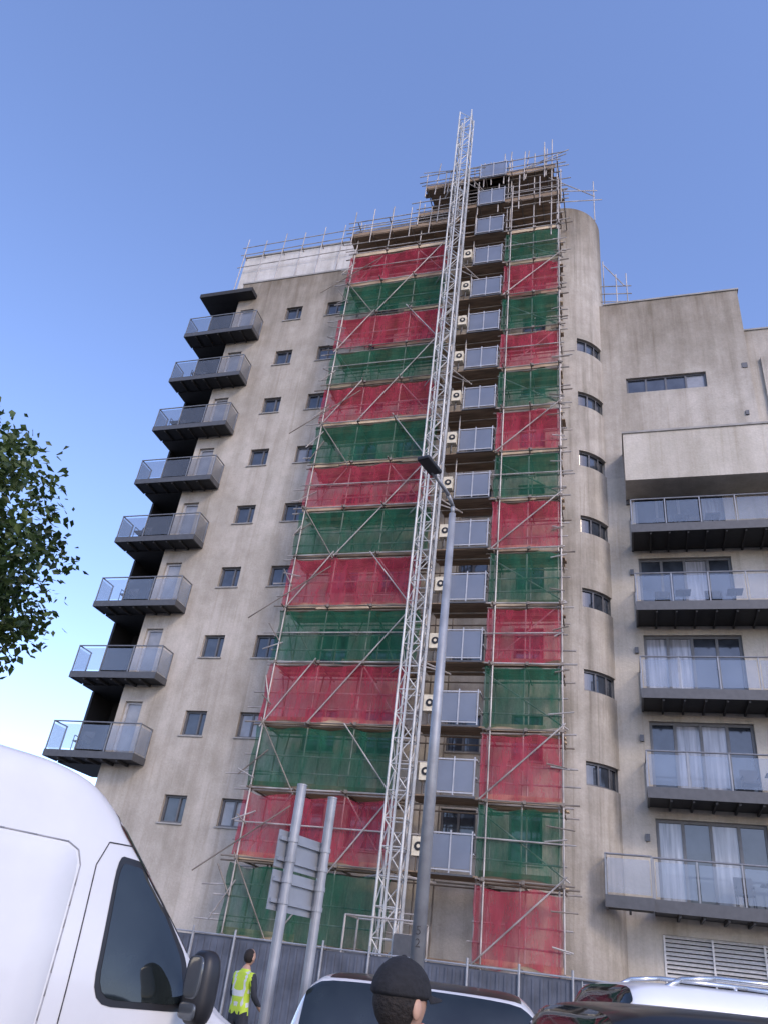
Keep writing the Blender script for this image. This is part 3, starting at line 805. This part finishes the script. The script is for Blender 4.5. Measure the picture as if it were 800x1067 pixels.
def suv(name,mtx,L_,Hh,Wd,paint,roofm,rails=False,railm=None,qroof=6.6):
    e=root(name,mtx)
    hl=L_/2; w2=Wd/2; zb=.32; zm=Hh*.60
    st=[(-hl,.5,zm*.72,zm*.80,w2*.80,w2*.72),(-hl+.05,.42,zm*.95,zm*1.02,w2*.93,w2*.76),(-hl+.12,.36,zm,zm*1.22,w2*.97,w2*.78),(-hl+.24,.33,zm,Hh-.16,w2,w2*.79),(-hl+.38,zb,zm,Hh-.04,w2,w2*.80),(-hl+.9,zb,zm,Hh,w2,w2*.80),(-.1,zb,zm,Hh+.01,w2,w2*.80),(.45,zb,zm,Hh-.05,w2,w2*.79),(.75,zb,zm,Hh-.18,w2,w2*.78),(1.15,zb,zm-.01,Hh-.42,w2,w2*.80),(1.4,zb,zm-.03,zm+.06,w2*.99,w2*.82),(hl-.35,.34,zm-.14,zm-.06,w2*.95,w2*.80),(hl-.08,.4,zm-.3,zm-.2,w2*.86,w2*.70),(hl,.5,zm-.42,zm-.34,w2*.76,w2*.6)]
    B=Body(st); b=MB(); B.shell(b,0,1,qroof,-hl+.36,.5); b.build('body',[paint,roofm],e,True)
    b=MB()
    zt_=Hh-.17; z0=zm+.05
    for sd in (-1,1):
        B.patch(b,[(-hl+.42,zt_-.12),(-hl+.62,zt_),(-hl+1.05,zt_),(-hl+1.05,z0),(-hl+.5,z0+.08)],0,.006,sd,rounds=.25)
        B.patch(b,[(-hl+1.12,zt_),(-.22,zt_+.01),(-.22,z0),(-hl+1.12,z0)],0,.006,sd,rounds=.12)
        B.patch(b,[(-.14,zt_+.01),(.4,zt_-.02),(.86,z0+.14),(1.0,z0),(-.14,z0)],0,.006,sd,rounds=.12)
        for pts in ([(-.18,zm),(-.18,.45)],[(1.0,zm-.02),(1.05,.8),(1.0,.45)],[(-hl+1.08,zm),(-hl+1.05,.85)]): B.seam(b,pts,1,sd)
        B.patch(b,[(-hl+.10,zm*.98),(-hl+.36,zm*1.0),(-hl+.3,zm*.80),(-hl+.08,zm*.80)],2,.008,sd,rounds=.3)
        b.ellip((.98,sd*(w2+.12),zm+.10),(.09,.12,.08),3)
        b.tube((.98,sd*(w2-.04),zm+.04),(.98,sd*(w2+.08),zm+.06),.02,3)
        b.ellip((hl-.22,sd*w2*.68,zm-.22),(.16,.17,.07),4)
    B.patch(b,[(-hl+.14,6.2),(-hl+.31,6.4),(-hl+.33,10),(-hl+.31,13.6),(-hl+.14,13.8),(-hl+.12,10)],0,.008,-1,xz=False,rounds=.15)
    B.patch(b,[(.50,6.5),(1.30,6.4),(1.36,10),(1.30,13.6),(.50,13.5),(.46,10)],0,.006,-1,xz=False,rounds=.15)
    b.build('glass_and_lamps',[M_carglass,M_seam,M_lampred,M_black,M_head],e,True)
    b=MB()
    for x in (-hl+.85,hl-.9):
        for sd in (-1,1): wheel(b,x,sd*(w2-.12),.34,.34,.22)
    b.box(-hl-.01,-hl+.02,-.26,.26,zm*.6,zm*.6+.11,2); b.box(-hl+.0,-hl+.05,-w2*.7,w2*.7,.42,.55,0)
    b.build('wheels_and_plates',[M_rubber,M_chrome,M_paint],e)
    if rails:
        b=MB()
        for sd in (-1,1):
            y=sd*w2*.66
            pts=[(-hl+.55,y,Hh-.06),(-hl+.70,y,Hh+.02),(-hl+.95,y,Hh+.055),(-.6,y,Hh+.065),(.1,y,Hh+.05),(.3,y,Hh+.01),(.42,y,Hh-.08)]
            b.path(pts,.018,0,8)
            b.tube((-.7,y,Hh-.03),(-.7,y,Hh+.06),.018,0,8)
        b.build('roof_rails',[railm or M_chrome],e,True)
    return e
camR=Vector((.942,.335,0)); camH=Vector((-.335,.942,0))
def lw(l,w_): v=camR*l+camH*w_; return v.x,v.y
suv('parked_car',vmat(-1.66,7.55,99),4.0,1.62,1.86,M_carW,M_carK,qroof=7.9)
x,y=lw(3.1,4.1); suv('parked_suv',vmat(x,y,17),4.5,1.645,1.86,M_carK,M_carK)
x,y=lw(4.2,6.9); suv('parked_estate_car',vmat(x,y,17),4.6,1.82,1.86,M_carS,M_carS,True,M_chrome)

# ================================================================== PEOPLE
M_skin=simple('skin',(0.45,0.27,0.19),.55,0,.08,20); M_cap=simple('cap_fabric',(.012,.012,.014),.9,0,.4,60,.3); M_hair=simple('hair',(.014,.010,.008),.8,0,.5,90,.6)
M_dark=simple('dark_clothes',(.025,.027,.035),.85,0,.2,20); M_vest=simple('hi_vis_vest',(.46,.60,.05),.7,0,.1,10); M_refl=simple('reflective_tape',(.55,.56,.56),.3); M_shoe=simple('boots',(.04,.03,.02),.7)
def person(name,x,y,yaw,height,top,cap=False,vest=False,arm=0.0):
    s=height/1.75
    e=root(name,Matrix.Translation((x,y,0))@Matrix.Rotation(math.radians(yaw),4,'Z')@Matrix.Scale(s,4))
    V=[];E=[];Rd=[]
    def a(p,r,par=None):
        V.append(p);Rd.append(r)
        if par is not None: E.append((par,len(V)-1))
        return len(V)-1
    pel=a((0,0,.95),(.155,.115)); sp=a((0,-.01,1.12),(.145,.105),pel); ch=a((0,-.01,1.32),(.165,.12),sp); nb=a((0,-.015,1.46),(.085,.075),ch); nt_=a((0,.005,1.58),(.055,.058),nb)
    for sd in (-1,1):
        sh=a((sd*.175,-.01,1.41),(.07,.07),ch); el=a((sd*.235,-.03+arm*.08,1.13+arm*.04),(.05,.05),sh); wr=a((sd*.23,.08+arm*.2,.90+arm*.18),(.034,.034),el); a((sd*.225,.11+arm*.23,.85+arm*.2),(.032,.022),wr)
        hp=a((sd*.095,0,.86),(.10,.105),pel); kn=a((sd*.11,.02,.50),(.065,.068),hp); an=a((sd*.115,-.03,.11),(.045,.048),kn); a((sd*.135,.13,.045),(.045,.04),an)
    me=bpy.data.meshes.new('tmp'); me.from_pydata(V,E,[]); o=bpy.data.objects.new('tmp',me); scene.collection.objects.link(o)
    sk=o.modifiers.new('s','SKIN'); sk.use_smooth_shade=True
    for i,r in enumerate(Rd): me.skin_vertices[0].data[i].radius=r; me.skin_vertices[0].data[i].use_root=(i==0)
    sb=o.modifiers.new('u','SUBSURF'); sb.levels=2; sb.render_levels=2
    dg=bpy.context.evaluated_depsgraph_get(); nm=bpy.data.meshes.new_from_object(o.evaluated_get(dg)); bpy.data.objects.remove(o)
    nm.materials.clear()
    for m_ in (top,M_dark,M_skin,M_vest,M_refl,M_shoe): nm.materials.append(m_)
    for p in nm.polygons:
        c=p.center; p.use_smooth=True; mi=0
        if c.z>1.50 and abs(c.x)<.1: mi=2
        elif c.z<.10: mi=5
        elif c.z<.93 and abs(c.x)<.19: mi=1
        elif abs(c.x)>.18 and c.z<.93+arm*.17: mi=2
        if vest and mi==0 and abs(c.x)<.2 and c.z>.9: mi=4 if (1.03<c.z<1.08 or 1.17<c.z<1.22 or (c.z>1.22 and .09<abs(c.x)<.13)) else 3
        p.material_index=mi
    b_=bpy.data.objects.new('body',nm); scene.collection.objects.link(b_); b_.parent=e
    hb=MB(); hc=Vector((0,.03,1.665))
    def hf(d,p):
        p=p.copy()
        if d.z<0: k=1+d.z*.30; p.x*=k; p.y*=(1+d.z*.12)
        p.y+=.022*math.exp(-((d.x/.16)**2+((d.z+.12)/.20)**2))*(1 if d.y>0 else 0)
        p.y-=.008*math.exp(-(((abs(d.x)-.38)/.16)**2+((d.z-.08)/.14)**2))*(1 if d.y>0 else 0)
        p.y+=.006*math.exp(-((d.x/.3)**2+((d.z+.48)/.12)**2))*(1 if d.y>0 else 0)
        p.y+=.010*math.exp(-((d.x/.3)**2+((d.z+.85)/.2)**2))*(1 if d.y>0 else 0)
        return p
    hb.ellip(hc,(.076,.097,.118),0,40,30,hf)
    for sd in (-1,1):
        hb.ellip(hc+Vector((sd*.080,-.006,-.012)),(.011,.020,.033),0,12,10)
        hb.ellip(hc+Vector((sd*.030,.083,.010)),(.012,.006,.005),2,10,8)
        hb.obox(hc+Vector((sd*.031,.093,.028)),(.015,0,0),(0,.002,0),(0,0,.002),1)
    hb.obox(hc+Vector((0,.096,-.056)),(.020,0,0),(0,.003,0),(0,0,.003),3)
    def hair(d,p):
        p=p.copy()
        if d.y>.05 and d.z<.5: p.x*=.90; p.y*=.72
        if d.z<-.2: p.z*=.86; p.x*=.95
        return p
    hb.ellip(hc+Vector((0,-.016,.004)),(.083,.098,.114),1,32,22,hair)
    hb.build('head',[M_skin,M_hair,M_black,M_lip],e,True)
    hn=MB()
    for sd in (-1,1):
        w0=Vector((sd*.225,.12+arm*.24,.83+arm*.21)); hn.ellip(w0,(.018,.036,.048),0,12,8)
        for k,(dy,ln) in enumerate(((-.026,.065),(-.009,.078),(.009,.083),(.026,.074))):
            p0=w0+Vector((0,dy,-.035)); p1_=p0+Vector((-sd*.008,.004,-ln*.5)); p2_=p1_+Vector((-sd*.022,.004,-ln*.42))
            hn.tube(p0,p1_,.009,0,8,.0085); hn.ellip(p1_,(.0088,.0088,.0088),0,8,6); hn.tube(p1_,p2_,.0085,0,8,.007); hn.ellip(p2_,(.007,.007,.007),0,8,6)
        p0=w0+Vector((0,.03,.005)); p1_=p0+Vector((-sd*.008,.03,-.028)); p2_=p1_+Vector((-sd*.006,.01,-.03))
        hn.tube(p0,p1_,.011,0,8,.010); hn.tube(p1_,p2_,.010,0,8,.008); hn.ellip(p2_,(.008,.008,.008),0,8,6)
    hn.build('hands',[M_skin],e,True)
    if cap:
        cb=MB()
        def cf(d,p):
            p=p.copy()
            if d.z<0: p.z*=.22
            else: p.z*=(1+.04*(1-abs(d.y)))
            p*=1+.025*noise.noise(Vector((d.x*2.2,d.y*2.2,d.z*2.2+4)))
            return p
        cb.ellip(hc+Vector((0,-.008,.030)),(.092,.114,.105),0,40,24,cf)
        i0=len(cb.v); nn=14
        for r_ in range(5):
            for k in range(nn+1):
                a_=-62+124*k/nn; ar=math.radians(a_)
                px=.088*math.sin(ar)*(1+.04*r_); py=.108*math.cos(ar)+ (r_/4)*.085*math.cos(ar*1.35)
                cb.v.append(tuple(hc+Vector((px,py-.008,.036-.010*(r_/4)-.022*(abs(math.sin(ar))**2)*(r_/4)))))
        for r_ in range(4):
            for k in range(nn):
                q=i0+r_*(nn+1)+k; cb.f.append((q,q+1,q+nn+2,q+nn+1)); cb.m.append(0)
        cb.ellip(hc+Vector((0,-.008,.139)),(.008,.008,.005),0,8,6)
        co=cb.build('cap',[M_cap],e,True); so=co.modifiers.new('t','SOLIDIFY'); so.thickness=.003
    return e
person('pedestrian',-.75,2.84,-30,1.62,M_dark,cap=True)
person('site_worker',-5.8,12.8,-20,1.74,M_dark,vest=True,arm=.6)

# ================================================================== TREE
random.seed(23)
tr=root('tree'); b=MB(); T0=Vector((-8.25,5.65,0))
def limb(p,d,L_,r,depth,tips):
    seg=4; q=p
    for k in range(seg):
        d=(d+Vector((U(-.16,.16),U(-.16,.16),U(-.05,.12)))).normalized(); n_=q+d*L_/seg; r2=r*(1-.13)
        b.tube(q,n_,r,0,8 if depth<2 else 5,r2); q=n_; r=r2
        if depth>=2: tips.append(q)
    if depth<4:
        for k in range(3 if depth<3 else 2):
            nd=(d+Vector((U(-.8,.8),U(-.8,.8),U(-.25,.55)))).normalized(); limb(q,nd,L_*U(.55,.8),r*.68,depth+1,tips)
    else: tips.append(q)
tips=[]
b.tube(T0,T0+Vector((.03,0,1.4)),.20,0,14,.14); b.tube(T0+Vector((.03,0,1.4)),T0+Vector((.05,.02,3.0)),.14,0,14,.12)
for k in range(6):
    a_=k*1.05+.2; limb(T0+Vector((.05,.02,2.5+.12*k)),Vector((math.cos(a_),math.sin(a_),.75+.1*k)).normalized(),1.35,.07,1,tips)
limb(T0+Vector((.05,.02,3.0)),Vector((0,0,1)),1.6,.10,1,tips)
b.build('trunk_and_limbs',[M_bark],tr,True)
lf=MB()
C=T0+Vector((.05,0,5.35))
cl_=[]
for p in tips: cl_.append(p)
for k in range(900):
    while True:
        v=Vector((U(-1,1),U(-1,1),U(-1,1)))
        if .30<v.length<1: break
    v=Vector((v.x*2.12,v.y*2.12,v.z*2.05))
    if noise.noise(v*.9+Vector((3.1,0,0)))<-.28: continue
    if v.length>1.7 and noise.noise(v*1.7+Vector((0,7,0)))<-.05: continue
    cl_.append(C+v)
for c in cl_:
    if (c-C).length>2.2: continue
    tone=noise.noise(c*1.3)
    for k in range(random.randint(15,26)):
        g_=Vector((random.gauss(0,.13),random.gauss(0,.13),random.gauss(0,.10))); p=c+g_
        s_=U(.038,.072); a1=Vector((U(-1,1),U(-1,1),U(-1,.2))).normalized(); a2=a1.cross(Vector((U(-1,1),U(-1,1),U(.2,1)))).normalized(); nn=a1.cross(a2)
        i=len(lf.v)
        lf.v += [tuple(p),tuple(p+a1*s_*.8+a2*s_*.62),tuple(p+a1*s_*2.1),tuple(p+a1*s_*.8-a2*s_*.62+nn*s_*.25)]
        lf.f.append((i,i+1,i+2,i+3)); q=tone+U(-.3,.3); lf.m.append(0 if q<-.12 else (1 if q<.2 else 2))
lf.build('foliage',LEAFS,tr)

# ================================================================== LIGHT
az=math.radians(140); el=math.radians(32)
sdir=Vector((math.sin(az)*math.cos(el),math.cos(az)*math.cos(el),math.sin(el)))
wd=bpy.data.worlds.new('World'); scene.world=wd; wd.use_nodes=True
nt=wd.node_tree; bg=nt.nodes['Background']; sky=nt.nodes.new('ShaderNodeTexSky'); sky.sky_type='NISHITA'; sky.sun_disc=False
sky.sun_elevation=el; sky.sun_rotation=az; sky.air_density=1.0; sky.dust_density=0.8; sky.ozone_density=2.5
vm=nt.nodes.new('ShaderNodeVectorMath'); vm.operation='MULTIPLY'; vm.inputs[1].default_value=(2.15,2.02,2.35)
nt.links.new(sky.outputs[0],vm.inputs[0]); nt.links.new(vm.outputs[0],bg.inputs[0]); bg.inputs[1].default_value=0.15
ld=bpy.data.lights.new('sun','SUN'); ld.energy=1.4; ld.angle=math.radians(12); ld.color=(1,.83,.62)
lo=bpy.data.objects.new('sun',ld); scene.collection.objects.link(lo); lo.rotation_euler=sdir.to_track_quat('Z','Y').to_euler()
# ================================================================== CAMERA
th=math.radians(31.1); ph=math.radians(7.6)
h=Vector((-.3355,.9420,0)).normalized(); Rt=Vector((h.y,-h.x,0))
F=h*math.cos(th)+Vector((0,0,math.sin(th))); Up=-h*math.sin(th)+Vector((0,0,math.cos(th)))
Rr=Rt*math.cos(ph)+Up*math.sin(ph); Ur=-Rt*math.sin(ph)+Up*math.cos(ph)
M=Matrix((Rr,Ur,-F)).transposed().to_4x4(); M.translation=(0,0,1.6)
cd=bpy.data.cameras.new('camera'); cd.sensor_fit='VERTICAL'; cd.sensor_height=24; cd.sensor_width=18; cd.lens=800/1067*24
cd.clip_start=.05; cd.clip_end=3000
co=bpy.data.objects.new('camera',cd); scene.collection.objects.link(co); co.matrix_world=M; scene.camera=co
scene.view_settings.view_transform='Standard'; scene.view_settings.look='None'; scene.view_settings.exposure=0
